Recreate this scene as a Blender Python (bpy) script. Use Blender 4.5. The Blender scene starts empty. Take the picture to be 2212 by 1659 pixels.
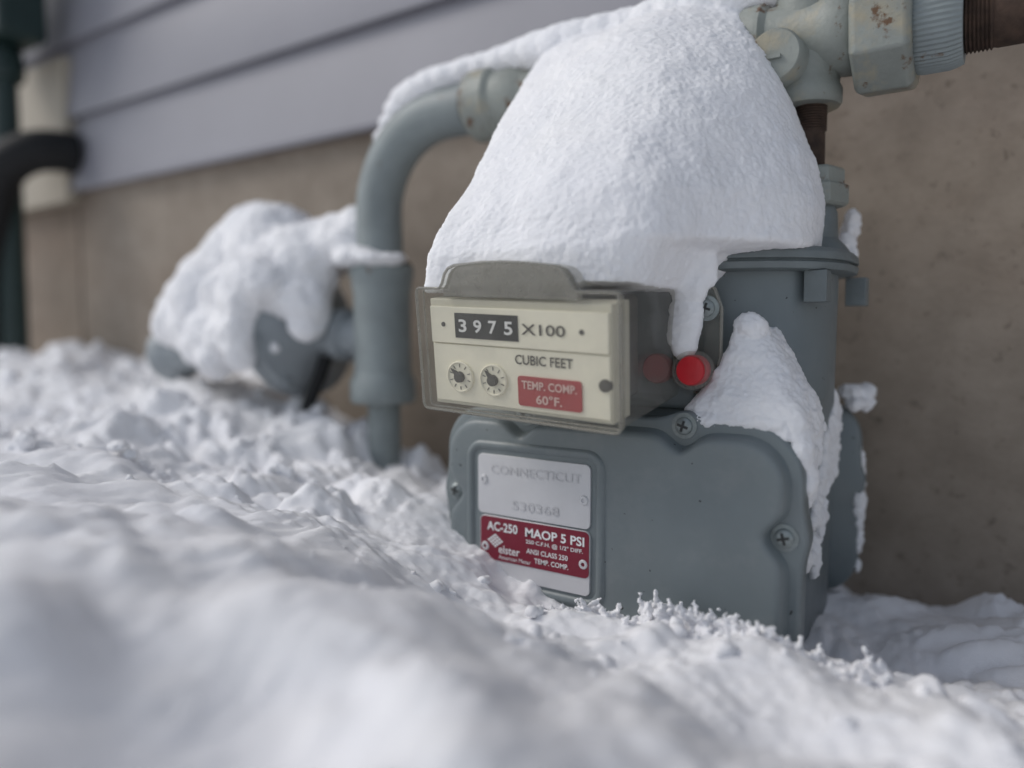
import bpy, bmesh, math, random, numpy as np
from mathutils import Vector, Matrix, noise
SC = bpy.context.scene
COL = SC.collection
rad = math.radians

# ------------------------------------------------------------------ materials
def nt(name):
    m = bpy.data.materials.new(name); m.use_nodes = True
    t = m.node_tree; b = t.nodes['Principled BSDF']
    return m, t, b
def noise_n(t, co, scale, detail=4, rough=0.6):
    n = t.nodes.new('ShaderNodeTexNoise'); n.inputs['Scale'].default_value = scale
    n.inputs['Detail'].default_value = detail; n.inputs['Roughness'].default_value = rough
    t.links.new(co, n.inputs['Vector']); return n.outputs['Fac']
def ramp(t, fac, stops):
    r = t.nodes.new('ShaderNodeValToRGB'); e = r.color_ramp.elements
    while len(e) < len(stops): e.new(0.5)
    for i, (p, c) in enumerate(stops):
        e[i].position = p; e[i].color = (c if len(c) == 4 else (*c, 1))
    t.links.new(fac, r.inputs['Fac']); return r.outputs['Color']
def mix(t, fac, a, b, mode='MIX'):
    m = t.nodes.new('ShaderNodeMix'); m.data_type = 'RGBA'; m.blend_type = mode
    for v, i in ((fac, 0), (a, 6), (b, 7)):
        if isinstance(v, (int, float)): m.inputs[i].default_value = v
        elif isinstance(v, tuple): m.inputs[i].default_value = (*v, 1)
        else: t.links.new(v, m.inputs[i])
    return m.outputs[2]
def bump(t, b, h, strength, dist):
    n = t.nodes.new('ShaderNodeBump'); n.inputs['Strength'].default_value = strength
    n.inputs['Distance'].default_value = dist; t.links.new(h, n.inputs['Height'])
    t.links.new(n.outputs['Normal'], b.inputs['Normal'])
def obco(t):
    return t.nodes.new('ShaderNodeTexCoord').outputs['Object']

def plain(name, col, rough=0.5, metal=0.0, var=0.15, scale=60, bs=0.15, coat=0.0):
    m, t, b = nt(name); co = obco(t)
    f = noise_n(t, co, scale)
    dark = tuple(c*(1-var) for c in col); lite = tuple(min(1, c*(1+var)) for c in col)
    t.links.new(ramp(t, f, [(0.3, dark), (0.7, lite)]), b.inputs['Base Color'])
    b.inputs['Roughness'].default_value = rough; b.inputs['Metallic'].default_value = metal
    b.inputs['Coat Weight'].default_value = coat
    bump(t, b, noise_n(t, co, scale*12, 3), bs, 0.0006)
    return m
def meter_paint(name, col):
    m, t, b = nt(name); co = obco(t)
    c = ramp(t, noise_n(t, co, 16), [(0.3, tuple(x*0.93 for x in col)), (0.7, tuple(x*1.07 for x in col))])
    sp = ramp(t, noise_n(t, co, 210, 2, 0.4), [(0.23, (0.12, 0.12, 0.12)), (0.255, (1, 1, 1))])
    c = mix(t, 1.0, c, sp, 'MULTIPLY')
    du = ramp(t, noise_n(t, co, 28, 6, .7), [(0.5, (0, 0, 0)), (0.8, (.22, .22, .22))])
    c = mix(t, du, c, (0.34, 0.34, 0.33))
    t.links.new(c, b.inputs['Base Color'])
    t.links.new(ramp(t, noise_n(t, co, 40), [(0.3, (0.33,)*3), (0.7, (0.46,)*3)]), b.inputs['Roughness'])
    bump(t, b, noise_n(t, co, 330, 3), 0.14, 0.0006)
    return m
def paint_rust(name, col, amount=0.62, rough=0.5, scale=55, cream=0.6):
    m, t, b = nt(name); co = obco(t)
    f = noise_n(t, co, 22)
    base = ramp(t, f, [(0.3, tuple(c*0.82 for c in col)), (0.7, tuple(c*1.12 for c in col))])
    cm = ramp(t, noise_n(t, co, 34, 5), [(cream, (0, 0, 0)), (cream+.16, (1, 1, 1))])
    base = mix(t, cm, base, (0.34, 0.31, 0.23))
    rm = ramp(t, noise_n(t, co, scale, 6, 0.65), [(amount, (0, 0, 0)), (amount+0.06, (1, 1, 1))])
    c = mix(t, rm, base, (0.13, 0.070, 0.035))
    t.links.new(c, b.inputs['Base Color']); b.inputs['Roughness'].default_value = rough
    bump(t, b, noise_n(t, co, 260, 5), 0.5, 0.001)
    return m
def snow_mat(name):
    m, t, b = nt(name); co = obco(t)
    f = noise_n(t, co, 14, 4)
    t.links.new(ramp(t, f, [(0.3, (0.875, 0.88, 0.91)), (0.7, (0.925, 0.922, 0.932))]), b.inputs['Base Color'])
    b.inputs['Roughness'].default_value = 0.8
    b.inputs['Specular IOR Level'].default_value = 0.25
    f1 = noise_n(t, co, 620, 4, 0.75); f2 = noise_n(t, co, 1800, 2)
    a = t.nodes.new('ShaderNodeMath'); a.operation = 'ADD'
    t.links.new(f1, a.inputs[0]); t.links.new(f2, a.inputs[1])
    bump(t, b, a.outputs[0], 0.38, 0.0012)
    return m

M_SNOW = snow_mat('snow')
M_METER = meter_paint('meter_paint', (0.172, 0.201, 0.210))
M_METERD = paint_rust('meter_paint_weathered', (0.170, 0.197, 0.203), 0.72, 0.5, cream=.68)
M_PIPE = paint_rust('pipe_paint', (0.245, 0.280, 0.284), 0.655, cream=.66)
M_FIT = paint_rust('fitting_paint', (0.265, 0.285, 0.262), 0.595, cream=.50)
M_REG = plain('regulator_paint', (0.285, 0.315, 0.335), 0.5, var=0.12, scale=25)
M_RUST = plain('rust', (0.055, 0.034, 0.024), 0.85, var=0.5, scale=90, bs=0.8)
M_SILVER = plain('brushed_aluminium', (0.60, 0.60, 0.615), 0.42, 0.15, var=0.05, scale=30, bs=0.1)
M_EMB = plain('embossed_aluminium', (0.54, 0.54, 0.555), 0.42, 0.2, var=0.05)
M_RED = plain('red_label', (0.19, 0.012, 0.030), 0.4, var=0.08)
M_WHITE = plain('white_ink', (0.78, 0.78, 0.78), 0.5, var=0.03)
M_STEEL = plain('screw_steel', (0.25, 0.28, 0.28), 0.38, 0.4, var=0.2, scale=200)
M_DARK = plain('dark_recess', (0.03, 0.032, 0.032), 0.7)
M_IVORY = plain('ivory_dial', (0.86, 0.82, 0.68), 0.6, var=0.04, scale=40)
M_IVORY2 = plain('ivory_band', (0.66, 0.63, 0.52), 0.6, var=0.04, scale=40)
M_BLACK = plain('black_ink', (0.02, 0.02, 0.022), 0.5)
M_INK = plain('grey_ink', (0.08, 0.075, 0.068), 0.6)
M_REDL = plain('faded_red_label', (0.40, 0.055, 0.06), 0.6, var=0.06)
M_PINK = plain('faded_ink', (0.72, 0.50, 0.46), 0.6, var=0.04)
M_SEAL = plain('red_seal', (0.60, 0.012, 0.025), 0.3, var=0.1, coat=.5)
M_SEAL_REFL = plain('seal_reflection', (0.26, 0.075, 0.075), 0.5, var=0.1)  # painted reflection tone, for the added disc beside the seal
M_GREEN = plain('dark_green_paint', (0.012, 0.030, 0.028), 0.5, var=0.15)
M_HOSE = plain('black_rubber', (0.004, 0.0045, 0.0055), 0.7)
M_BEIGE = plain('beige_block', (0.40, 0.355, 0.285), 0.6, var=0.06, scale=10)
M_SIDING = plain('vinyl_siding', (0.27, 0.268, 0.300), 0.5, var=0.05, scale=6, bs=0.1)
M_BACK = plain('grey_casting', (0.11, 0.105, 0.095), 0.5, var=0.15)

def plastic(name, col, lo, hi):
    m, t, b = nt(name); co = obco(t)
    b.inputs['Base Color'].default_value = (*col, 1)
    b.inputs['Roughness'].default_value = 0.12
    b.inputs['Specular IOR Level'].default_value = 1.0
    tr = t.nodes.new('ShaderNodeBsdfTransparent'); tr.inputs[0].default_value = (0.965, 0.96, 0.935, 1)
    mx = t.nodes.new('ShaderNodeMixShader')
    f = ramp(t, noise_n(t, co, 45, 4), [(0.3, (lo,)*3), (0.75, (hi,)*3)])
    t.links.new(f, mx.inputs[0]); t.links.new(tr.outputs[0], mx.inputs[1]); t.links.new(b.outputs[0], mx.inputs[2])
    t.links.new(mx.outputs[0], t.nodes['Material Output'].inputs[0])
    return m
M_CLEAR = plastic('clear_plastic', (0.42, 0.41, 0.37), .11, .22)
M_SIDE = plastic('fogged_plastic', (0.36, 0.35, 0.32), .22, .34)
M_MILK = plastic('milky_plastic', (0.30, 0.29, 0.255), .50, .68)
def concrete():
    m, t, b = nt('foundation_concrete'); co = obco(t)
    c = ramp(t, noise_n(t, co, 3.2, 6), [(0.25, (0.235, 0.195, 0.158)), (0.75, (0.355, 0.305, 0.252))])
    sp = ramp(t, noise_n(t, co, 85, 5, 0.7), [(0.31, (0.45, 0.42, 0.4)), (0.42, (1, 1, 1))])
    c = mix(t, 0.7, c, sp, 'MULTIPLY')
    c = mix(t, 0.5, c, ramp(t, noise_n(t, co, 22, 5, 0.7), [(0.3, (0.6, 0.58, 0.55)), (0.7, (1.2, 1.2, 1.2))]), 'MULTIPLY')
    st = ramp(t, noise_n(t, co, 1.9, 5), [(0.5, (0, 0, 0)), (0.8, (.45, .45, .45))])
    c = mix(t, st, c, (0.22, 0.135, 0.085))
    t.links.new(c, b.inputs['Base Color']); b.inputs['Roughness'].default_value = 0.9
    bump(t, b, noise_n(t, co, 110, 6, 0.7), 0.5, 0.002)
    return m
M_CONC = concrete()

# ------------------------------------------------------------------ mesh helpers
def finish(bm, name, mats, parent=None, smooth=True, angle=35, bevel=0):
    me = bpy.data.meshes.new(name)
    bmesh.ops.recalc_face_normals(bm, faces=bm.faces[:])
    bm.to_mesh(me); bm.free()
    for m in (mats if isinstance(mats, (list, tuple)) else [mats]): me.materials.append(m)
    if smooth:
        me.polygons.foreach_set('use_smooth', [True]*len(me.polygons)); me.set_sharp_from_angle(angle=rad(angle))
    ob = bpy.data.objects.new(name, me); COL.objects.link(ob)
    if bevel:
        b = ob.modifiers.new('bevel', 'BEVEL'); b.width = bevel; b.segments = 3; b.limit_method = 'ANGLE'; b.angle_limit = rad(35)
    if parent: attach(ob, parent)
    return ob
def attach(ob, parent):
    ob.parent = parent
    w = Vector((0, 0, 0)); p = parent
    while p: w += p.location; p = p.parent
    ob.location = -w
def empty(name, loc, label, cat):
    e = bpy.data.objects.new(name, None); e.location = loc; e.empty_display_size = 0.05
    COL.objects.link(e); e['label'] = label; e['category'] = cat; return e
def top(ob, label, cat, kind=None):
    ob['label'] = label; ob['category'] = cat
    if kind: ob['kind'] = kind
def frame(d):
    d = Vector(d).normalized()
    u = Vector((0, 0, 1)) if abs(d.z) < 0.9 else Vector((1, 0, 0))
    s = d.cross(u).normalized(); return d, s, s.cross(d)
def lathe(bm, o, d, prof, seg=48, mi=0, rot=0, ripple=0):
    o = Vector(o); d, s, u = frame(d); rings = []
    for k, (h, r) in enumerate(prof):
        if r < 1e-6: rings.append([bm.verts.new(o+d*h)]); continue
        ring = []
        for i in range(seg):
            a = 2*math.pi*i/seg+rot; rr = r+(ripple if i % 2 else 0)
            ring.append(bm.verts.new(o+d*h+(s*math.cos(a)+u*math.sin(a))*rr))
        rings.append(ring)
    fs = []
    for a, b in zip(rings, rings[1:]):
        for i in range(seg):
            j = (i+1) % seg
            if len(a) == 1 and len(b) == 1: continue
            if len(a) == 1: fs.append(bm.faces.new((a[0], b[i], b[j])))
            elif len(b) == 1: fs.append(bm.faces.new((a[i], b[0], a[j])))
            else: fs.append(bm.faces.new((a[i], b[i], b[j], a[j])))
    if len(rings[0]) > 1: fs.append(bm.faces.new(rings[0]))
    if len(rings[-1]) > 1: fs.append(bm.faces.new(rings[-1]))
    for f in fs: f.material_index = mi
def tube(bm, pts, r, seg=32, mi=0):
    pts = [Vector(p) for p in pts]; rings = []
    up = None
    for i, p in enumerate(pts):
        d = (pts[min(i+1, len(pts)-1)]-pts[max(i-1, 0)]).normalized()
        if up is None: _, s, up = frame(d)
        s = d.cross(up).normalized(); up = s.cross(d).normalized()
        rr = r[i] if isinstance(r, list) else r
        rings.append([bm.verts.new(p+(s*math.cos(2*math.pi*k/seg)+up*math.sin(2*math.pi*k/seg))*rr) for k in range(seg)])
    loft(bm, rings, mi)
def loft(bm, rings, mi=0, caps=(True, True)):
    seg = len(rings[0]); fs = []
    if not isinstance(rings[0][0], bmesh.types.BMVert):
        rings = [[bm.verts.new(p) for p in r] for r in rings]
    for a, b in zip(rings, rings[1:]):
        for i in range(seg):
            j = (i+1) % seg; fs.append(bm.faces.new((a[i], b[i], b[j], a[j])))
    if caps[0]: fs.append(bm.faces.new(rings[0]))
    if caps[1]: fs.append(bm.faces.new(rings[-1]))
    for f in fs: f.material_index = mi
def rrect(x0, x1, z0, z1, r, bumps=(), step=0.004, nc=8, inset=0):
    pts = []; nrm = []
    cx = [(x1-r, z1-r, 0), (x0+r, z1-r, 90), (x0+r, z0+r, 180), (x1-r, z0+r, 270)]
    nx = max(2, int((x1-x0-2*r)/step)); nz = max(2, int((z1-z0-2*r)/step))
    for k, (cxx, czz, a0) in enumerate(cx):
        for i in range(nc+1):
            a = rad(a0+90*i/nc); pts.append((cxx+r*math.cos(a), czz+r*math.sin(a))); nrm.append((math.cos(a), math.sin(a)))
        q = cx[(k+1) % 4]; a = rad(a0+90)
        ax, az = cxx+r*math.cos(a), czz+r*math.sin(a); bx_, bz = q[0]+r*math.cos(a), q[1]+r*math.sin(a)
        n = nx if k in (0, 2) else nz
        for i in range(1, n):
            f = i/n; pts.append((ax+(bx_-ax)*f, az+(bz-az)*f)); nrm.append((math.cos(a), math.sin(a)))
    out = []
    for (x, z), (nx_, nz_) in zip(pts, nrm):
        o = -inset
        for (sx, sz, amp, sg) in bumps:
            o += amp*math.exp(-((x-sx)**2+(z-sz)**2)/(2*sg*sg))
        out.append((x+nx_*o, z+nz_*o))
    return out
def box(bm, x0, x1, y0, y1, z0, z1, mi=0, M=None):
    v = [Vector((x, y, z)) for x in (x0, x1) for y in (y0, y1) for z in (z0, z1)]
    if M: v = [M @ p for p in v]
    v = [bm.verts.new(p) for p in v]
    for f in ((0,1,3,2),(4,6,7,5),(0,4,5,1),(2,3,7,6),(0,2,6,4),(1,5,7,3)):
        bm.faces.new([v[i] for i in f]).material_index = mi
def text(bm, s, x0, z0, w, h, y, M=None, mi=0, bold=0.0):
    cu = bpy.data.curves.new('t', 'FONT'); cu.body = s; cu.size = 1; cu.offset = bold; cu.resolution_u = 3
    ob = bpy.data.objects.new('t', cu); COL.objects.link(ob)
    bpy.context.view_layer.update(); dg = bpy.context.evaluated_depsgraph_get()
    me = bpy.data.meshes.new_from_object(ob.evaluated_get(dg))
    co = np.array([v.co[:] for v in me.vertices]); mn = co.min(0); mxx = co.max(0)
    vs = []
    for c in co:
        p = Vector((x0+(c[0]-mn[0])/(mxx[0]-mn[0])*w, y, z0+(c[1]-mn[1])/(mxx[1]-mn[1])*h))
        vs.append(bm.verts.new(M @ p if M else p))
    for p in me.polygons:
        try: bm.faces.new([vs[i] for i in p.vertices]).material_index = mi
        except ValueError: pass
    bpy.data.objects.remove(ob); bpy.data.curves.remove(cu); bpy.data.meshes.remove(me)
def ell(bm, c, r, sub=3, rot=None):
    M = Matrix.Translation(Vector(c)) @ (rot.to_4x4() if rot else Matrix()) @ Matrix.Diagonal((*r, 1))
    bmesh.ops.create_icosphere(bm, subdivisions=sub, radius=1, matrix=M)
def chaikin(p, n=3):
    for _ in range(n):
        q = []
        for i in range(len(p)):
            a, b = Vector(p[i]), Vector(p[(i+1) % len(p)]); q += [a*0.75+b*0.25, a*0.25+b*0.75]
        p = q
    return p
def snowify(bm, name, voxel=0.0022, smooth=6, amps=((14, 0.005), (45, 0.0014), (130, 0.0006), (300, 0.00045), (600, 0.0007))):
    me = bpy.data.meshes.new('tmp'); bmesh.ops.recalc_face_normals(bm, faces=bm.faces[:]); bm.to_mesh(me); bm.free()
    ob = bpy.data.objects.new('tmp', me); COL.objects.link(ob)
    r = ob.modifiers.new('r', 'REMESH'); r.mode = 'VOXEL'; r.voxel_size = voxel
    s = ob.modifiers.new('s', 'SMOOTH'); s.iterations = smooth; s.factor = 0.6
    bpy.context.view_layer.update(); dg = bpy.context.evaluated_depsgraph_get()
    m2 = bpy.data.meshes.new_from_object(ob.evaluated_get(dg)); bpy.data.objects.remove(ob)
    nr = [v.normal.copy() for v in m2.vertices]
    for v, n in zip(m2.vertices, nr):
        d = 0; p = v.co
        for sc, a in amps: d += a*noise.noise(p*sc+Vector((3.1, 7.7, sc)))
        v.co = p+n*d
    m2.materials.clear(); m2.materials.append(M_SNOW); m2.name = name
    m2.polygons.foreach_set('use_smooth', [True]*len(m2.polygons))
    o = bpy.data.objects.new(name, m2); COL.objects.link(o); return o

# ------------------------------------------------------------------ ground (snow)
WY = 0.72
ctrl = [(-.05,.72,-.238),(.15,.72,-.238),(.5,.72,-.235),(1.2,.7,-.22),(-.2,.70,-.20),(-.4,.70,-.18),
 (0.0,.6,-.215),(.08,.62,-.205),(-.07,.52,-.224),(-.062,.47,-.214),(-.06,.42,-.186),(-.10,.405,-.168),(-.14,.40,-.168),
 (-.21,.40,-.178),(-.25,.40,-.178),(-.30,.41,-.162),(-.345,.41,-.138),(-.37,.45,-.131),(0,.4,-.185),(.1,.4,-.19),(.05,.5,-.20),(.4,.4,-.19),
 (-.106,.25,-.142),(-.03,.25,-.154),(-.22,.25,-.118),(-.36,.2,-.100),(-.18,.1,-.114),(.1,.2,-.162),(0,.1,-.140),(-.1,.33,-.164),(-.22,.33,-.162),
 (-.437,.47,-.136),(-.53,.56,-.140),(-.73,.71,-.155),(-.66,.63,-.142),(-.69,.52,-.078),(-.59,.5,-.118),(-.94,.6,-.062),(-.8,.68,-.085),
 (-1.15,.68,-.064),(-1.36,.66,-.050),(-1.5,.6,-.078),(-.85,.4,-.106),(-.6,.38,-.111),(-.5,.3,-.104),(-.9,.1,-.085),(-.6,.1,-.09),
 (-1.3,.3,-.09),(-1.9,.7,-.08),(-.3,-.2,-.125),(.3,-.2,-.145),(0,0,-.14),(-2,0,-.09),(1.2,0,-.16),(1.2,-.8,-.15),(-2,-.8,-.1),(-.4,-.8,-.13)]
C = np.array(ctrl)
def phi(r): return np.where(r > 1e-9, r*r*np.log(np.maximum(r, 1e-9)), 0)
n = len(C); K = phi(np.linalg.norm(C[:, None, :2]-C[None, :, :2], axis=2))+np.eye(n)*1e-5
P = np.c_[np.ones(n), C[:, :2]]
A = np.block([[K, P], [P.T, np.zeros((3, 3))]])
W = np.linalg.solve(A, np.r_[C[:, 2], 0, 0, 0])
def axis(segs):
    out = [segs[0][0]]
    for a, b, s in segs:
        k = max(1, int(round((b-a)/s))); out += [a+(b-a)*(i+1)/k for i in range(k)]
    return np.array(out)
xs = axis([(-60,-10,10),(-10,-2.5,1.5),(-2.5,-1.6,.03),(-1.6,-.75,.006),(-.75,-.42,.0032),(-.42,.12,.0020),(.12,.5,.01),(.5,1.5,.05),(1.5,10,1.5),(10,60,10)])
ys = axis([(-60,-10,10),(-10,-1,1.5),(-1,-.1,.03),(-.1,.05,.008),(.05,.30,.005),(.30,.50,.0020),(.50,.74,.0035),(.74,1.2,.05),(1.2,10,1.5),(10,60,10)])
X, Y = np.meshgrid(xs, ys)
Z = W[n]+W[n+1]*X+W[n+2]*Y
for i in range(n): Z += W[i]*phi(np.hypot(X-C[i, 0], Y-C[i, 1]))
far = np.clip((np.maximum(np.abs(X+.4)-1.4, np.maximum(-Y-.6, Y-.9)))/.6, 0, 1)
Z = np.clip(Z, -.28, 0.02)*(1-far)-.13*far
def gs(cx, cy, s, a): return a*np.exp(-((X-cx)**2+(Y-cy)**2)/(2*s*s))
Z += gs(-1.36, .64, .07, .030)+gs(-.205, .125, .030, -.026)+gs(.06, .42, .022, .014)+gs(-.30, .17, .05, .006)+gs(-.13, .17, .02, .010)+gs(-.27, .10, .02, .012)+gs(-.10, .24, .018, .008)
Zf = Z.ravel(); XF = X.ravel(); YF = Y.ravel(); nn = noise.noise
def sm(a, b, v):
    v = min(1, max(0, (v-a)/(b-a))); return v*v*(3-2*v)
def dome(p, r=.5):
    f = noise.voronoi(p)[0][0]; return max(0, r*r-f*f)/(r*r)
for i in range(len(Zf)):
    x, y = XF[i], YF[i]
    if x < -2.4 or x > 1.2 or y < -.9 or y > .8: continue
    p = Vector((x, y, 0))
    left = min(1, max(0, (-x-.25)/.25))*sm(.18, .36, y)
    right = sm(-.14, .02, x)*sm(.24, .34, y)
    ch = max(left, .65*right, .34)
    q = Vector((x+.03*nn(p*14), y+.03*nn(p*14+Vector((5, 0, 0))), .3+.02*nn(p*11)))
    d = .018*nn(q*8)+.011*nn(q*19)
    d += ch*.022*dome(q*17, .55)*max(0, .45+1.8*nn(p*8))
    d += ch*.014*dome(q*38+Vector((3, 1, 0)), .55)*max(0, .4+1.8*nn(p*15+Vector((4, 4, 4))))
    d += ch*.0060*dome(q*85+Vector((7, 1, 0)), .6)*max(0, .5+1.6*nn(p*26))
    d += ch*.0018*dome(q*190+Vector((2, 9, 0)), .6)
    d += .0012*nn(p*130)+.0009*nn(p*290)+.0008*nn(p*560)
    Zf[i] += d
nx_, ny_ = len(xs), len(ys)
me = bpy.data.meshes.new('ground')
idx = np.arange(nx_*ny_).reshape(ny_, nx_)
quads = np.stack([idx[:-1, :-1], idx[:-1, 1:], idx[1:, 1:], idx[1:, :-1]], -1).reshape(-1, 4)
me.from_pydata(np.c_[XF, YF, Zf].tolist(), [], quads.tolist()); me.materials.append(M_SNOW)
me.polygons.foreach_set('use_smooth', [True]*len(me.polygons))
ground = bpy.data.objects.new('ground', me); COL.objects.link(ground)
top(ground, 'lumpy deep white snow drifted against the house foundation', 'snow', 'structure')
Zg = Zf.reshape(ny_, nx_)
def gz(x, y):
    return Zg[min(ny_-1, np.searchsorted(ys, y)), min(nx_-1, np.searchsorted(xs, x))]
random.seed(11); bm = bmesh.new()
for i in range(420):
    f = random.random(); x = -.245+.200*f; y = .405+random.gauss(0, .008) + (.014*max(0, f-.72)/.28)
    z = gz(x, y)-.002; h = random.uniform(.004, .012)*(1.5 if .35 < f < .85 else .8)*(.5+abs(nn(Vector((x*60, 0, 0))))*1.8)
    dx, dy = random.gauss(0, .45), random.gauss(-.25, .4); k = max(3, int(h/.0016)+1)
    for j in range(k):
        g = j/k; r = .0021*(1-.4*g)*random.uniform(.6, 1.3)
        ell(bm, (x+dx*h*g+random.gauss(0, .0009), y+dy*h*g+random.gauss(0, .0009), z+h*g), (r, r, r), 1)
fr = snowify(bm, 'frost_fringe', .0009, 1, ((300, .0007), (700, .0007)))
top(fr, 'feathery crumbs of snow piled against the meter cover', 'snow', 'stuff')
random.seed(5); bm = bmesh.new()
for i in range(260):
    if random.random() < .6: x, y = random.uniform(-1.1, -.40), random.uniform(.28, .60)
    else: x, y = random.uniform(-.35, .15), random.uniform(.24, .42)
    r = random.choice((.002, .002, .003, .003, .004, .007))*random.uniform(.7, 1.3)*(1.4 if x < -.5 else .65)
    if x > -.36 and y > .40: continue
    z = gz(x, y)+r*.15
    for k in range(3): ell(bm, (x+random.gauss(0, r*.5), y+random.gauss(0, r*.5), z+random.gauss(0, r*.25)), (r*random.uniform(.6, 1), r*random.uniform(.6, 1), r*random.uniform(.5, .9)), 2)
cr = snowify(bm, 'snow_crumbs', .0014, 2, ((120, .0015), (300, .0010), (600, .0008)))
top(cr, 'loose crumbs and clods of snow lying on the drift', 'snow', 'stuff')

# ------------------------------------------------------------------ house
house = empty('house', (-.2, WY+.2, -.5), 'house side with grey lap siding over a bare concrete foundation', 'house')
bm = bmesh.new(); box(bm, -3, 4, WY, WY+.25, -.6, .275)
finish(bm, 'foundation', M_CONC, house, smooth=False)
bm = bmesh.new()
z0 = .259; sp = .132; prof = [(WY+.03, z0+.004), (.713, z0+.004), (.700, z0), (.698, z0+.006)]
for k in range(22):
    z = z0+sp*k
    if k: prof += [(.7125, z-.0005), (.7125, z+.003), (.699, z), (.6975, z+.007)]
    prof += [(.711, z+sp-.002)]
prof += [(WY+.03, z0+sp*22)]
loft(bm, [[Vector((x, y, z)) for y, z in prof] for x in (-3, 4)])
finish(bm, 'siding', M_SIDING, house, angle=20)
bm = bmesh.new(); box(bm, -1.90, -1.440, .691, .716, .240, .50)
finish(bm, 'mounting_block', M_BEIGE, house, bevel=.002)
bm = bmesh.new(); box(bm, -1.4605, -1.4575, WY-.0012, WY+.01, -.4, .262)
finish(bm, 'foundation_seam', M_RUST, house, smooth=False)

# ------------------------------------------------------------------ conduit and hose
cond = empty('electrical_conduit', (-1.50, .62, -.1), 'dark green upright conduit with a junction box, against the house', 'conduit')
bm = bmesh.new(); lathe(bm, (-1.50, .62, -.15), (0, 0, 1), [(0, .022), (.70, .022)], 32)
finish(bm, 'conduit_pipe', M_GREEN, cond)
bm = bmesh.new(); box(bm, -1.60, -1.415, .58, .66, .505, .80); lathe(bm, (-1.50, .62, .445), (0, 0, 1), [(0, .026), (.003, .034), (.035, .034), (.06, .03)], 24)
finish(bm, 'junction_box', M_GREEN, cond, bevel=.008)
bm = bmesh.new(); cp = [(-1.425,.700,.326),(-1.428,.670,.325),(-1.437,.640,.321),(-1.455,.615,.306),(-1.475,.60,.285),(-1.495,.592,.245),(-1.515,.59,.17),(-1.535,.59,.08),(-1.545,.60,-.06)]
cp = [Vector(c) for c in cp]
for _ in range(2): cp = [cp[0]]+[q for a, b in zip(cp, cp[1:]) for q in (a*.75+b*.25, a*.25+b*.75)]+[cp[-1]]
tube(bm, cp, .036, 24); hose = finish(bm, 'black_hose', M_HOSE)
top(hose, 'thick black hose bending out of the siding', 'hose')

# ------------------------------------------------------------------ gas meter
gm = empty('gas_meter', (-.2235, .545, -.215), 'grey gas meter half buried in snow with clear dial box', 'gas meter')
bm = bmesh.new(); rings = []
for z, x0, x1, y0, y1, r in [(-.222,-.33,-.118,.462,.63,.03),(-.215,-.338,-.110,.456,.636,.03),(-.075,-.338,-.108,.456,.636,.03),(-.058,-.336,-.107,.458,.634,.036),
        (-.048,-.335,-.104,.474,.628,.052),(-.040,-.334,-.101,.481,.624,.066),(.040,-.335,-.100,.483,.624,.068)]:
    rings.append([Vector((x, y, z)) for x, y in rrect(x0, x1, y0, y1, r, nc=12, step=10)])
loft(bm, rings); body = finish(bm, 'meter_body', M_METER, gm, angle=50)
bm = bmesh.new()
def rr(z, ins): return [Vector((x, y, z)) for x, y in rrect(-.347+ins, -.088-ins, .470+ins, .638-ins, .076-ins, nc=14, step=10)]
loft(bm, [rr(.040, .010), rr(.041, .001), rr(.0455, 0), rr(.046, .003), rr(.0472, .003), rr(.0477, 0), rr(.0525, .0005), rr(.055, .003), rr(.057, .012), rr(.063, .05)])
for (x, y) in ((-.103, .512), (-.093, .60), (-.17, .474), (-.27, .474)):
    box(bm, x-.008, x+.006, y-.007, y+.007, .020, .0405)
finish(bm, 'top_flange', M_METERD, gm, angle=30, bevel=.0012)
for X0 in (-.325, -.1215):
    bm = bmesh.new()
    lathe(bm, (X0, .56, .054), (0, 0, 1), [(0, .030), (.006, .026), (.012, .0205), (.030, .0195), (.038, .0165), (.05, .0165)], 40)
    finish(bm, 'pipe_boss', M_METERD, gm)
scr = [(-.165,-.0575),(-.282,-.0575),(-.1035,-.1187),(-.3436,-.1187),(-.165,-.205),(-.282,-.205)]
def cover(name, sgn, y, mat):
    bm = bmesh.new(); g = lambda ins, amp: rrect(-.353, -.094, -.212, -.054, .032, [(sx, sz, amp, .009) for sx, sz in scr], inset=ins, step=.003)
    Yv = lambda d: y+sgn*d
    L = lambda d, ins: [Vector((x, Yv(d), z)) for x, z in g(ins, .006)]
    loft(bm, [L(.016, .002), L(.014, 0), L(.003, 0), L(.0008, .0008), L(.0002, .0025), L(.0002, .02)])
    g2 = lambda ins: rrect(-.3455, -.1015, -.2045, -.0615, .027, [(sx, sz, -.0115, .0075) for sx, sz in scr], inset=ins, step=.003)
    K = lambda d, ins: [Vector((x, Yv(d), z)) for x, z in g2(ins)]
    loft(bm, [K(.002, -.0018), K(-.0003, -.0012), K(-.002, -.0003), K(-.0060, .0006), K(-.0080, .0014), K(-.0093, .0030), K(-.0098, .0050), K(-.0100, .008)])
    return finish(bm, name, mat, gm, angle=60)
fc = cover('front_cover', 1, .440, M_METER); fc['label'] = 'rounded grey front cover with corner screws'
rc = cover('rear_cover', -1, .652, M_METER)
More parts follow.
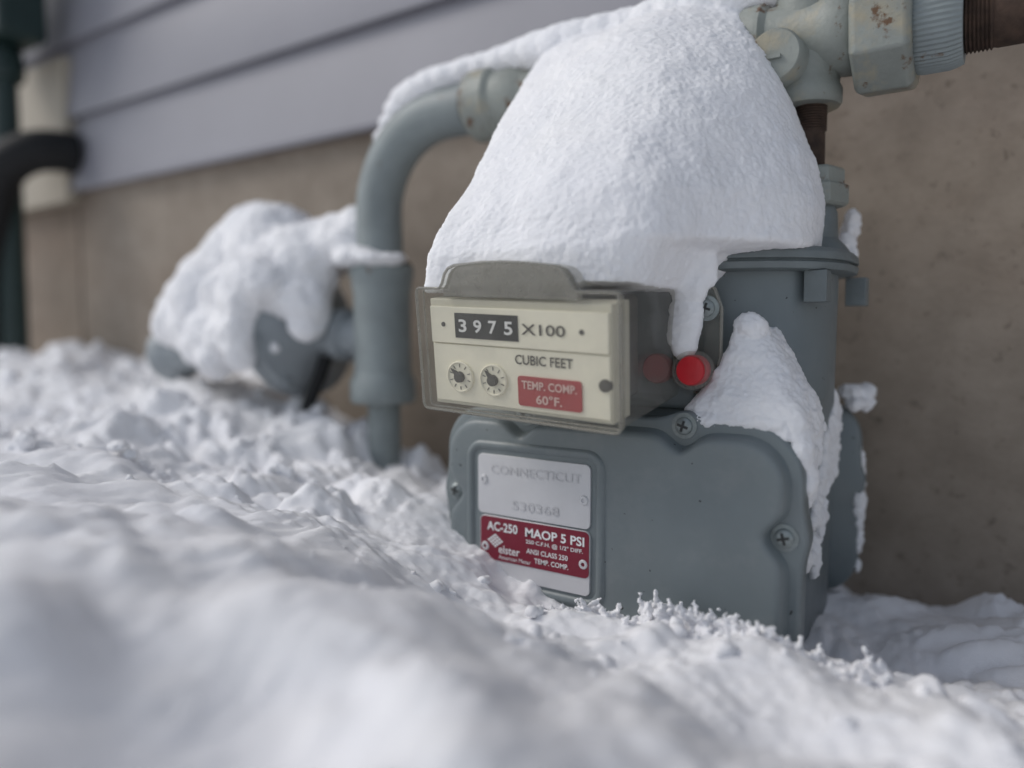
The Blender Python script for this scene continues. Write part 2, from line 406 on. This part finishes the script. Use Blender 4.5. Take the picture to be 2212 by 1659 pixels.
def screw(x, z, y, parent, r=.0056, phi_=0.3):
    bm = bmesh.new()
    lathe(bm, (x, y+.001, z), (0, -1, 0), [(0, r*1.45), (.0015, r*1.45), (.0018, r), (.0032, r*.96), (.0043, r*.75), (.0048, r*.4), (.0049, 0)], 28)
    M = Matrix.Translation((x, y-.0038, z)) @ Matrix.Rotation(phi_, 4, 'Y')
    box(bm, -r*.62, r*.62, -.0006, .0005, -r*.13, r*.13, 1, M); box(bm, -r*.13, r*.13, -.00055, .0006, -r*.62, r*.62, 1, M)
    return finish(bm, 'screw', [M_STEEL, M_DARK], parent)
for i, (sx, sz) in enumerate(scr): screw(sx, sz, .440, fc, phi_=.3+i*.5)
bm = bmesh.new()
rings = []
for ins, d in ((-.004, .002), (-.0025, -.0012), (0, -.002), (.0025, -.0012), (.004, .002)):
    rings.append([Vector((x, .4298+d, z)) for x, z in rrect(-.3235, -.2175, -.1805, -.0800, .010, inset=ins, step=.01)])
loft(bm, rings, caps=(False, False)); finish(bm, 'plate_frame', M_METER, fc, angle=80)
PY = .4285; DX = -.0015; DZ = -.0015
def plate(x0, x1, z0, z1, r, y, mat, name, parent):
    bm = bmesh.new()
    loft(bm, [[Vector((x, y+d, z)) for x, z in rrect(x0, x1, z0, z1, r, inset=ins, step=.02)] for d, ins in ((.002, 0), (.0003, 0), (0, .0003))])
    return finish(bm, name, mat, parent, angle=30)
def rivet(x, z, y, parent, r=.0034):
    bm = bmesh.new()
    lathe(bm, (x, y+.0005, z), (0, -1, 0), [(0, r*1.1), (.001, r), (.0017, r*.8), (.0018, r*.45), (.0010, r*.4), (.0010, 0)], 20)
    finish(bm, 'rivet', M_SILVER, parent)
npl = plate(-.3145+DX, -.2230+DX, -.1283+DZ, -.0850+DZ, .004, PY, M_SILVER, 'identification_plate', gm)
bm = bmesh.new()
text(bm, 'CONNECTICUT', -.304, -.0998, .073, .0062, PY-.0005)
text(bm, '530368', -.286, -.1240, .038, .0062, PY-.0005)
finish(bm, 'embossed_lettering', M_EMB, npl, smooth=False)
rivet(-.3105, -.105, PY, npl); rivet(-.229, -.1105, PY, npl)
mpl = plate(-.3125+DX, -.2230+DX, -.1735+DZ, -.1295+DZ, .004, PY-.0002, M_SILVER, 'rating_plate', gm)
mpl['label'] = 'silver and dark red rating plate with white lettering'
y2 = PY-.0002
bm = bmesh.new()
loft(bm, [[Vector((x+DX, y2+d, z+DZ)) for x, z in rrect(-.3115, -.2233, -.1612, -.1300, .0035, step=.02)] for d in (.0006, -.0006)])
finish(bm, 'red_field', M_RED, mpl, smooth=False)
y3 = y2-.0009
bm = bmesh.new()
MT = Matrix.Translation((DX, 0, DZ))
text(bm, 'AC-250', -.3055, -.1397, .0260, .0066, y3, MT, bold=.025)
text(bm, 'MAOP 5 PSI', -.2730, -.1400, .0465, .0064, y3, MT, bold=.025)
text(bm, '250 C.F.H. @ 1/2" DIFF.', -.2725, -.1454, .0450, .0036, y3, MT, bold=.015)
text(bm, 'ANSI CLASS 250', -.2720, -.1517, .0330, .0036, y3, MT, bold=.015)
text(bm, 'TEMP. COMP.', -.2655, -.1577, .0270, .0036, y3, MT, bold=.015)
text(bm, 'elster', -.2955, -.1553, .0180, .0058, y3, MT, bold=.01)
text(bm, 'American Meter', -.2955, -.1595, .0270, .0029, y3, MT)
for i in range(4):
    for j in range(4):
        cx = -.2985+(i-j)*.0018; cz = -.1468-(i+j-3)*.0013
        vs = [bm.verts.new((cx+a+DX, y3, cz+b+DZ)) for a, b in ((.0014, 0), (0, .00105), (-.0014, 0), (0, -.00105))]
        bm.faces.new(vs)
finish(bm, 'white_lettering', M_WHITE, mpl, smooth=False)
rivet(-.229, -.1535, y2, mpl); rivet(-.309, -.1535, y2, mpl)

# dial box
MB = Matrix.Translation((-.2470, .368, -.0140)) @ Matrix.Rotation(rad(3), 4, 'Y') @ Matrix.Rotation(rad(9), 4, 'X')
def bx(pts): return [MB @ Vector(p) for p in pts]
BD = .100
def box_outline(w=.0715, h=.0395, hood=.0165, r=.003):
    o = []
    hs = [(-.0525, 0), (-.050, .003), (-.0475, .009), (-.0445, .0125), (-.040, .0142), (-.02, .0160), (-.004, .0165), (.012, .0160), (.032, .0142), (.0365, .0125), (.0395, .009), (.0425, .003), (.045, 0)]
    top_ = [(x, h+z*hood/.0165) for x, z in hs]
    o += [(-w+r, -h), (w-r, -h), (w-r*.3, -h+r*.3), (w, -h+r), (w, h-r), (w-r*.3, h-r*.3), (w-r, h)]
    o += top_[::-1] + [(-w+r, h), (-w+r*.3, h-r*.3), (-w, h-r), (-w, -h+r), (-w+r*.3, -h+r*.3)]
    return o
ol = box_outline()
bm = bmesh.new()
sc = lambda s, y: bx([(x*s, y, z*s) for x, z in ol])
loft(bm, [sc(1.0, 0.0), sc(1.0, .006)], caps=(True, False))
loft(bm, [sc(.985, .006), sc(.975, BD)], mi=1, caps=(False, False))
loft(bm, [sc(1.0, .006), sc(.985, .006)], caps=(False, False))
tab = [(.066, -.034), (.083, -.036), (.0945, -.022), (.0965, -.010), (.0965, .020), (.092, .032), (.084, .037), (.066, .037)]
loft(bm, [bx([(x, BD-.006, z) for x, z in tab]), bx([(x, BD-.0025, z) for x, z in tab])])
ic = finish(bm, 'dial_box_cover', [M_CLEAR, M_SIDE], gm, angle=25); ic['label'] = 'fogged clear plastic dial box cover'
bm = bmesh.new()
def rim(pts, r): tube(bm, pts+[pts[0], pts[1]], r, 8)
rim(bx([(x*1.0, .001, z*1.0) for x, z in ol]), .0010); rim(bx([(x*.988, .007, z*.988) for x, z in ol]), .0006)
rim(bx([(x, BD-.006, z) for x, z in tab]), .0012)
finish(bm, 'cover_rim', M_MILK, ic)
bm = bmesh.new()
hood = [(x*.985, z*.985) for x, z in ol if z > .0395-1e-6 and abs(x) < .0535]
hp = hood+[(hood[-1][0], .0345), (hood[0][0], .0345)]
loft(bm, [bx([(x, .004, z) for x, z in hp]), bx([(x, .010, z) for x, z in hp])])
finish(bm, 'hood_insert', M_MILK, ic)
dp_y = .0075
ML = MB @ Matrix.Translation((-.0005, 0, -.0022))
bm = bmesh.new()
box(bm, -.0655, .0645, dp_y, .030, -.0345, .0345, 0, ML)
dh = finish(bm, 'dial_housing', M_IVORY2, gm, bevel=.0008)
bm = bmesh.new(); box(bm, -.060, .050, .0305, .075, -.033, .032, 0, ML); finish(bm, 'gear_case', M_BACK, gm, bevel=.003)
bm = bmesh.new()
box(bm, -.0640, .0635, dp_y-.0025, dp_y+.002, .0065, .0300, 0, ML)
box(bm, -.0640, .0635, dp_y-.0015, dp_y+.002, -.0320, .0058, 0, ML)
dial = finish(bm, 'dial_plate', M_IVORY, gm, bevel=.0006)
bm = bmesh.new()
yy = dp_y-.0025
box(bm, -.0440, .0035, yy-.0005, yy+.001, .0105, .0262, 0, ML)
odo = finish(bm, 'odometer', M_BLACK, dial, smooth=False)
bm = bmesh.new()
for i, ch in enumerate('3975'): text(bm, ch, -.0405+i*.0115, .0143, .0062, .0082, yy-.0012, ML, bold=.02)
finish(bm, 'digits', M_WHITE, odo, smooth=False)
bm = bmesh.new()
text(bm, 'X100', .0060, .0150, .0300, .0066, yy-.0006, ML, bold=.01)
text(bm, 'CUBIC FEET', .0000, -.0035, .0400, .0060, dp_y-.0021, ML, bold=.015)
finish(bm, 'printed_lettering', M_INK, dial, smooth=False)
dn = MB.to_3x3() @ Vector((0, -1, 0))
for x in (-.0535, .0465):
    bm = bmesh.new(); lathe(bm, ML @ Vector((x, yy+.0005, .0185)), dn, [(0, .0016), (.001, .0015), (.0014, 0)], 14)
    finish(bm, 'pin', M_INK, dial)
for i, x in enumerate((-.0425, -.0165)):
    bm = bmesh.new(); c = ML @ Vector((x, dp_y-.0012, -.0150))
    lathe(bm, c, dn, [(0, .0102), (.0018, .0102), (.0022, .0095), (.0012, .0088), (.0012, 0)], 36, 0)
    for k in range(10):
        a = k*math.pi/5; Mk = ML @ Matrix.Translation((x, dp_y-.0026, -.0150)) @ Matrix.Rotation(a, 4, 'Y')
        box(bm, -.0002, .0002, -.0002, .0002, .0062, .0084, 1, Mk)
    Mk = ML @ Matrix.Translation((x, dp_y-.0042, -.0150)) @ Matrix.Rotation(rad(-50+i*8), 4, 'Y')
    v = [bm.verts.new(Mk @ Vector(p)) for p in ((-.0026, 0, -.001), (.0026, 0, -.001), (0, 0, .0082), (-.0026, .003, -.001), (.0026, .003, -.001), (0, .001, .0082))]
    for f_ in ((0, 1, 2), (3, 5, 4), (0, 3, 4, 1), (1, 4, 5, 2), (2, 5, 3, 0)): bm.faces.new([v[q] for q in f_]).material_index = 1
    lathe(bm, ML @ Vector((x, dp_y-.002, -.015)), dn, [(0, .0036), (.003, .0034), (.0035, 0)], 18, 1)
    finish(bm, 'test_dial', [M_IVORY, M_INK], dial)
bm = bmesh.new()
loft(bm, [[ML @ Vector((x, dp_y+d, z)) for x, z in rrect(.0015, .0455, -.0290, -.0105, .002, step=.01)] for d in (.0, -.0024)])
rl = finish(bm, 'red_sticker', M_REDL, dial, smooth=False)
bm = bmesh.new(); text(bm, 'TEMP. COMP.', .0045, -.0182, .0380, .0052, dp_y-.0028, ML, bold=.02); text(bm, '60°F.', .0145, -.0268, .0180, .0058, dp_y-.0028, ML, bold=.02)
finish(bm, 'sticker_lettering', M_PINK, rl, smooth=False)
bm = bmesh.new(); lathe(bm, ML @ Vector((.0605, dp_y, -.0115)), dn, [(0, .004), (.003, .0036), (.0034, 0)], 20)
finish(bm, 'screw', M_INK, dial)
bm = bmesh.new(); box(bm, -.300, -.168, .4645, .486, -.050, .030); finish(bm, 'dial_bracket', M_METERD, gm, bevel=.003)
bm = bmesh.new(); c = (-.1645, .4570, -.0235)
lathe(bm, c, (0, -1, 0), [(0, .0124), (.010, .0124), (.0115, .0114), (.0115, .0104), (.0098, .0101), (.0096, 0)], 32)
sl = finish(bm, 'tamper_seal_and_reflection', [M_SIDE], gm); sl['label'] = 'round red tamper seal in a clear ring'
bm = bmesh.new(); lathe(bm, c, (0, -1, 0), [(-.001, .0098), (.0092, .0098), (.0108, .0088), (.0110, 0)], 28); finish(bm, 'seal_disc', M_SEAL, sl)
bm = bmesh.new(); lathe(bm, (-.1890, .4580, -.0230), (0, -1, 0), [(0, .0098), (.006, .0098), (.0075, .0088), (.0076, 0)], 28)  # added disc imitating the red seal's reflection in the plastic, not a second seal
s2 = finish(bm, 'tamper_seal_and_reflection', M_SEAL_REFL, gm); s2['label'] = 'dull red disc added as seal reflection in the plastic side'
screw(-.1575, .0155, .4555, gm, .0055)

# ------------------------------------------------------------------ pipework
PZ = .205
pp = empty('gas_pipe', (-.535, .56, -.15), 'weathered grey gas pipe with elbow, tee and rusty fittings', 'pipe')
bm = bmesh.new(); lathe(bm, (-.533, .56, -.22), (0, 0, 1), [(0, .0168), (.20, .0168)], 36)
finish(bm, 'riser_pipe', M_PIPE, pp)
bm = bmesh.new()
lathe(bm, (-.534, .56, -.071), (0, 0, 1), [(0, .019), (0, .0315), (.003, .0335), (.022, .0335), (.027, .0305), (.034, .0290), (.112, .0290), (.118, .0305), (.124, .0305), (.127, .032), (.136, .0325), (.139, .0315), (.139, .024)], 48)
finish(bm, 'compression_coupling', M_PIPE, pp)
bm = bmesh.new(); lathe(bm, (-.534, .56, .0685), (0, 0, 1), [(0, .0300), (.0025, .0300), (.0030, .024)], 40); finish(bm, 'rusty_gasket', M_RUST, pp)
bm = bmesh.new(); pts = [(-.535, .56, .05), (-.536, .56, .09), (-.537, .56, .118)]
R = .087
for i in range(1, 17):
    a = math.pi/2*i/16; pts.append((-.537+R*(1-math.cos(a)), .56, .120+R*math.sin(a)))
pts += [(-.43, .56, .207), (-.40, .56, .207)]
tube(bm, pts, .0232, 40); finish(bm, 'elbow_pipe', M_PIPE, pp)
bm = bmesh.new(); lathe(bm, (-.4165, .56, PZ+.0015), (1, 0, 0), [(0, .0235), (.001, .0262), (.004, .0262)], 40); finish(bm, 'rusty_gasket', M_RUST, pp)
bm = bmesh.new()
lathe(bm, (-.412, .56, PZ+.001), (1, 0, 0), [(0, .025), (0, .0295), (.002, .0315), (.024, .0315), (.027, .029), (.029, .027), (.05, .027), (.055, .024), (.06, .022), (.26, .022)], 44)
finish(bm, 'pipe_collar', M_FIT, pp)
bm = bmesh.new()
lathe(bm, (-.168, .56, PZ), (1, 0, 0), [(0, .024), (0, .028), (.003, .030), (.016, .030), (.020, .026), (.054, .026), (.058, .028), (.072, .029), (.075, .027)], 44)
lathe(bm, (-.1245, .56, PZ), (0, 0, -1), [(-.033, 0), (-.032, .018), (-.028, .0225), (.02, .0225), (.032, .0215), (.036, .0235), (.045, .0235), (.047, .022), (.047, .009)], 44)
lathe(bm, (-.1385, .56, .187), (0, -1, 0), [(0, .0200), (.022, .0200), (.024, .0185), (.034, .0180), (.036, .0165), (.036, 0)], 36)
box(bm, -.1435, -.1335, .5215, .5245, .184, .1865)
finish(bm, 'pipe_tee', M_FIT, pp, angle=40)
bm = bmesh.new()
pr = [(0, .0105)]
for k in range(10): pr += [(.002+k*.0018, .0112), (.0029+k*.0018, .0100)]
pr += [(.03, .0103), (.062, .0103)]
lathe(bm, (-.1215, .56, .160), (0, 0, -1), pr, 30); finish(bm, 'rusty_nipple', M_RUST, pp)
bm = bmesh.new(); lathe(bm, (-.1185, .56, .088), (0, 0, 1), [(0, .0175), (0, .0215), (.002, .0235), (.014, .0235), (.0155, .0215), (.0155, .0205), (.025, .0205), (.027, .018), (.027, .01)], 6, rot=.35)
finish(bm, 'swivel_nut', M_FIT, pp, smooth=False, bevel=.0012)
bm = bmesh.new(); lathe(bm, (-.0925, .56, PZ-.004), (1, 0, 0), [(0, .026), (0, .038), (.003, .0425), (.033, .0425), (.036, .038), (.036, .026)], 8, rot=.2)
finish(bm, 'union_nut', M_FIT, pp, smooth=False, bevel=.0016)
bm = bmesh.new(); lathe(bm, (-.060, .56, PZ-.003), (1, 0, 0), [(0, .030), (.004, .032), (.007, .0325), (.022, .0325), (.026, .0315), (.030, .030), (.030, .022)], 120, ripple=.0007)
finish(bm, 'knurled_sleeve', M_PIPE, pp)
bm = bmesh.new(); pr = [(0, .0245)]
for k in range(8): pr += [(.001+k*.0022, .0255), (.0022+k*.0022, .0238)]
pr += [(.02, .0245), (.25, .0245)]
lathe(bm, (-.032, .56, PZ-.003), (1, 0, 0), pr, 40); finish(bm, 'rusty_pipe', M_RUST, pp)

# ------------------------------------------------------------------ regulator
rg = empty('gas_regulator', (-.68, .56, -.10), 'grey gas pressure regulator loaded with snow, joined to the riser pipe', 'regulator')
bm = bmesh.new(); lathe(bm, (-.545, .56, -.005), (-1, 0, .08), [(0, .022), (.03, .022), (.034, .028), (.05, .028), (.055, .024), (.10, .030), (.13, .03)], 36)
finish(bm, 'valve_body', M_REG, rg)
d = Vector((-.22, -.02, -.035)).normalized(); o = Vector((-.660, .56, .008))
bm = bmesh.new(); lathe(bm, o-d*.05, d, [(0, .030), (.018, .045), (.032, .064), (.038, .072), (.040, .078), (.050, .078), (.0505, .076), (.0525, .076), (.053, .078), (.062, .078), (.066, .072), (.085, .060), (.105, .045), (.12, .036)], 56)
for k in range(8):
    a = k*math.pi/4+.2; _, s, u = frame(d); lathe(bm, o-d*.014+(s*math.cos(a)+u*math.sin(a))*.072, d, [(0, .006), (.03, .006)], 6)
finish(bm, 'diaphragm_housing', M_REG, rg, angle=30)
bm = bmesh.new(); lathe(bm, o+d*.06, d, [(0, .036), (.02, .031), (.135, .029), (.138, .031), (.144, .0345), (.164, .0345), (.168, .031), (.170, .026), (.166, .022), (.166, 0)], 40)
finish(bm, 'spring_bonnet', M_REG, rg)
bm = bmesh.new(); tube(bm, [(-.602, .545, -.025), (-.606, .54, -.045), (-.618, .537, -.07), (-.632, .535, -.10), (-.635, .53, -.14)], .007, 16)
finish(bm, 'vent_line', M_HOSE, rg)

# ------------------------------------------------------------------ snow on things
lv = [(.027,[(-.323,.374),(-.312,.372),(-.178,.374),(-.172,.44),(-.165,.50),(-.160,.58),(-.32,.60),(-.326,.41)]),
 (.050,[(-.320,.376),(-.309,.373),(-.176,.374),(-.160,.435),(-.140,.500),(-.138,.58),(-.325,.61),(-.326,.41)]),
 (.056,[(-.318,.379),(-.307,.376),(-.175,.376),(-.150,.433),(-.102,.480),(-.115,.59),(-.328,.61),(-.325,.41)]),
 (.085,[(-.313,.397),(-.302,.393),(-.183,.382),(-.146,.433),(-.101,.495),(-.115,.59),(-.328,.61),(-.322,.42)]),
 (.115,[(-.313,.422),(-.302,.415),(-.198,.397),(-.150,.442),(-.104,.505),(-.120,.59),(-.330,.61),(-.321,.445)]),
 (.150,[(-.315,.453),(-.304,.446),(-.215,.424),(-.160,.455),(-.118,.512),(-.138,.59),(-.330,.61),(-.321,.475)]),
 (.180,[(-.319,.482),(-.308,.475),(-.230,.450),(-.174,.472),(-.135,.520),(-.155,.59),(-.332,.60),(-.323,.505)]),
 (.203,[(-.324,.508),(-.313,.500),(-.240,.476),(-.185,.492),(-.146,.530),(-.163,.58),(-.338,.60),(-.328,.525)]),
 (.223,[(-.325,.530),(-.314,.522),(-.245,.500),(-.192,.512),(-.158,.540),(-.165,.575),(-.340,.59),(-.330,.54)]),
 (.236,[(-.318,.545),(-.305,.538),(-.245,.525),(-.198,.532),(-.172,.548),(-.172,.57),(-.320,.57),(-.320,.555)])]
bm = bmesh.new()
loft(bm, [[Vector((p.x, p.y, z)) for p in chaikin([Vector((x, y, 0)) for x, y in c], 3)] for z, c in lv])
for x, z, r in ((-.532,.186,.008),(-.525,.196,.011),(-.515,.208,.013),(-.503,.218,.015),(-.49,.226,.017),(-.475,.232,.018),(-.46,.236,.019),(-.44,.238,.020),(-.42,.239,.020),(-.40,.239,.020),(-.38,.239,.021),(-.36,.239,.023),(-.34,.239,.025),(-.32,.239,.026),(-.30,.239,.025)):
    ell(bm, (x, .56, z), (r*1.3, r*1.15, r*.75))
for x, z, r in ((-.28,.239,.024),(-.26,.239,.023),(-.24,.239,.023),(-.22,.240,.023),(-.20,.240,.023),(-.18,.241,.021),(-.165,.241,.019),(-.148,.241,.017),(-.130,.241,.014),(-.115,.240,.011),(-.10,.238,.009)): ell(bm, (x, .556, z), (r*1.3, r, r*.75))
for x, y, z, r in ((-.170,.452,.048,.014),(-.162,.4535,.044,.012),(-.159,.4545,.036,.009),(-.168,.4525,.030,.013),(-.1695,.4525,.015,.0105),(-.170,.4525,.006,.0100),(-.1705,.4525,-.002,.0092),(-.170,.4525,-.007,.0075)):
    ell(bm, (x, y, z), (r, r*.6, r*1.1))
cap = snowify(bm, 'snow_cap', .0014, 10)
top(cap, 'tall cap of fresh snow over the meter, dial box and pipe', 'snow')

bm = bmesh.new()
W2 = [(-.062,[(-.178,.440),(-.098,.441),(-.090,.455),(-.093,.52),(-.178,.50)]),(-.046,[(-.170,.442),(-.104,.443),(-.094,.46),(-.097,.51),(-.17,.50)]),
 (-.030,[(-.158,.447),(-.114,.450),(-.103,.47),(-.105,.51),(-.158,.50)]),(-.012,[(-.149,.452),(-.124,.456),(-.112,.475),(-.115,.51),(-.149,.50)]),(.004,[(-.144,.462),(-.132,.465),(-.124,.480),(-.126,.51),(-.144,.50)])]
loft(bm, [[Vector((p.x, p.y, z)) for p in chaikin([Vector((x, y, 0)) for x, y in c], 3)] for z, c in W2])
for p, r in (((-.098,.452,-.070),(.008,.010,.012)),((-.0945,.457,-.085),(.005,.008,.014)),((-.135,.445,-.054),(.03,.006,.006)),((-.134,.470,.004),(.010,.012,.008))): ell(bm, p, r)
sh = snowify(bm, 'snow_wedge', .0013, 5, ((40, .003), (120, .0012), (300, .0007), (600, .0009)))
top(sh, 'wedge of snow resting on the meter cover shoulder', 'snow')

bm = bmesh.new(); random.seed(4)
for i in range(70):
    y = random.uniform(.475, .61); lim = -.07-.11*(1-abs(y-.53)/.09); z = random.uniform(min(lim, -.075), -.055) if y > .48 else random.uniform(-.15, -.07)
    ell(bm, (-.108, y, z), (.0055, random.uniform(.004, .009), random.uniform(.005, .016)), 2)
for i in range(16):
    ell(bm, (-.0945, random.uniform(.638, .652), random.uniform(-.19, -.10)), (.004, .005, random.uniform(.006, .012)), 2)
for i in range(8): ell(bm, (-.098+random.uniform(-.008, .004), random.uniform(.635, .652), -.052+random.uniform(-.004, .006)), (.009, .009, .007), 2)
for i in range(8): ell(bm, (-.104+random.uniform(-.005, .002), random.uniform(.615, .635), .060+i*.004), (.009-.0006*i, .010, .008), 2)
pt = snowify(bm, 'snow_patch', .0014, 3, ((60, .003), (180, .002), (420, .0012)))
top(pt, 'ragged snow patches stuck to the meter side', 'snow', 'stuff')

bm = bmesh.new()
for c, r in [((-.70,.56,.098),(.055,.055,.045)),((-.725,.56,.120),(.040,.045,.032)),((-.695,.56,.120),(.038,.045,.028)),((-.645,.56,.090),(.055,.050,.035)),((-.59,.565,.095),(.050,.042,.028)),
  ((-.57,.57,.098),(.030,.035,.032)),((-.548,.55,.076),(.036,.034,.012)),((-.52,.545,.074),(.028,.028,.008)),((-.76,.555,.085),(.04,.05,.045)),((-.79,.55,.062),(.045,.05,.040)),((-.825,.548,.042),(.042,.045,.032)),
  ((-.850,.547,.026),(.038,.040,.028)),((-.872,.546,.016),(.022,.034,.022)),((-.62,.535,.060),(.035,.03,.040)),((-.605,.522,.030),(.030,.026,.030)),((-.602,.520,.008),(.022,.020,.018)),
  ((-.66,.525,.060),(.045,.035,.04)),((-.76,.52,.04),(.045,.045,.045)),((-.78,.515,.005),(.045,.035,.032)),((-.81,.52,.01),(.045,.035,.028)),((-.74,.53,.03),(.04,.05,.05)),((-.76,.50,-.015),(.028,.022,.025)),((-.73,.49,.0),(.026,.020,.028)),
  ((-.675,.505,.045),(.040,.028,.040)),((-.695,.495,.010),(.030,.024,.036)),((-.713,.500,-.008),(.030,.025,.038)),((-.72,.49,-.03),(.024,.022,.022)),((-.64,.515,.045),(.035,.025,.035)),
  ((-.662,.480,.030),(.030,.022,.034)),((-.660,.478,.002),(.024,.020,.030)),((-.655,.482,-.022),(.016,.016,.018)),((-.645,.490,.050),(.034,.024,.026)),
  ((-.635,.505,-.015),(.012,.010,.012)),((-.70,.50,.04),(.035,.03,.03)),((-.835,.53,.002),(.035,.026,.016))]:
    ell(bm, c, r)
rs = snowify(bm, 'snow_mound', .0026, 22, ((20, .008), (55, .003), (150, .0015), (350, .001)))
top(rs, 'thick rounded snow heaped over the regulator', 'snow')

# ------------------------------------------------------------------ camera, light
psi = math.atan(1069/1600); p_ = math.atan(110/1600)
F = Vector((-math.sin(psi)*math.cos(p_), math.cos(psi)*math.cos(p_), -math.sin(p_)))
Rr = Vector((math.cos(psi), math.sin(psi), 0)); U = Rr.cross(F)
cam = bpy.data.cameras.new('camera'); co = bpy.data.objects.new('camera', cam); COL.objects.link(co)
Mx = Matrix((Rr, U, -F)).transposed().to_4x4(); co.matrix_world = Mx
cam.sensor_width = 36; cam.lens = 36*1600/2212; cam.clip_start = .01; cam.clip_end = 300
cam.dof.use_dof = True; cam.dof.focus_distance = .475; cam.dof.aperture_fstop = 1.8
SC.camera = co
w = bpy.data.worlds.new('World'); SC.world = w; w.use_nodes = True; t = w.node_tree
sky = t.nodes.new('ShaderNodeTexSky'); sky.sky_type = 'NISHITA'; sky.sun_disc = False
el = 42; az = 238
sky.sun_elevation = rad(el); sky.sun_rotation = rad(az)
hs = t.nodes.new('ShaderNodeHueSaturation'); hs.inputs['Saturation'].default_value = .50
t.links.new(sky.outputs[0], hs.inputs['Color']); t.links.new(hs.outputs[0], t.nodes['Background'].inputs[0])
t.nodes['Background'].inputs[1].default_value = .125
sd = bpy.data.lights.new('sun', 'SUN'); sd.energy = 1.35; sd.angle = rad(24); sd.color = (1, .955, .90)
so = bpy.data.objects.new('sun', sd); COL.objects.link(so)
dirv = Vector((math.sin(rad(az))*math.cos(rad(el)), math.cos(rad(az))*math.cos(rad(el)), math.sin(rad(el))))
so.rotation_euler = dirv.to_track_quat('Z', 'Y').to_euler(); so.location = dirv*5
SC.view_settings.view_transform = 'Standard'; SC.view_settings.look = 'None'; SC.view_settings.exposure = 0
for ob in list(SC.objects):
    if ob.parent is None: ob.location += Vector((0, 0, .40))
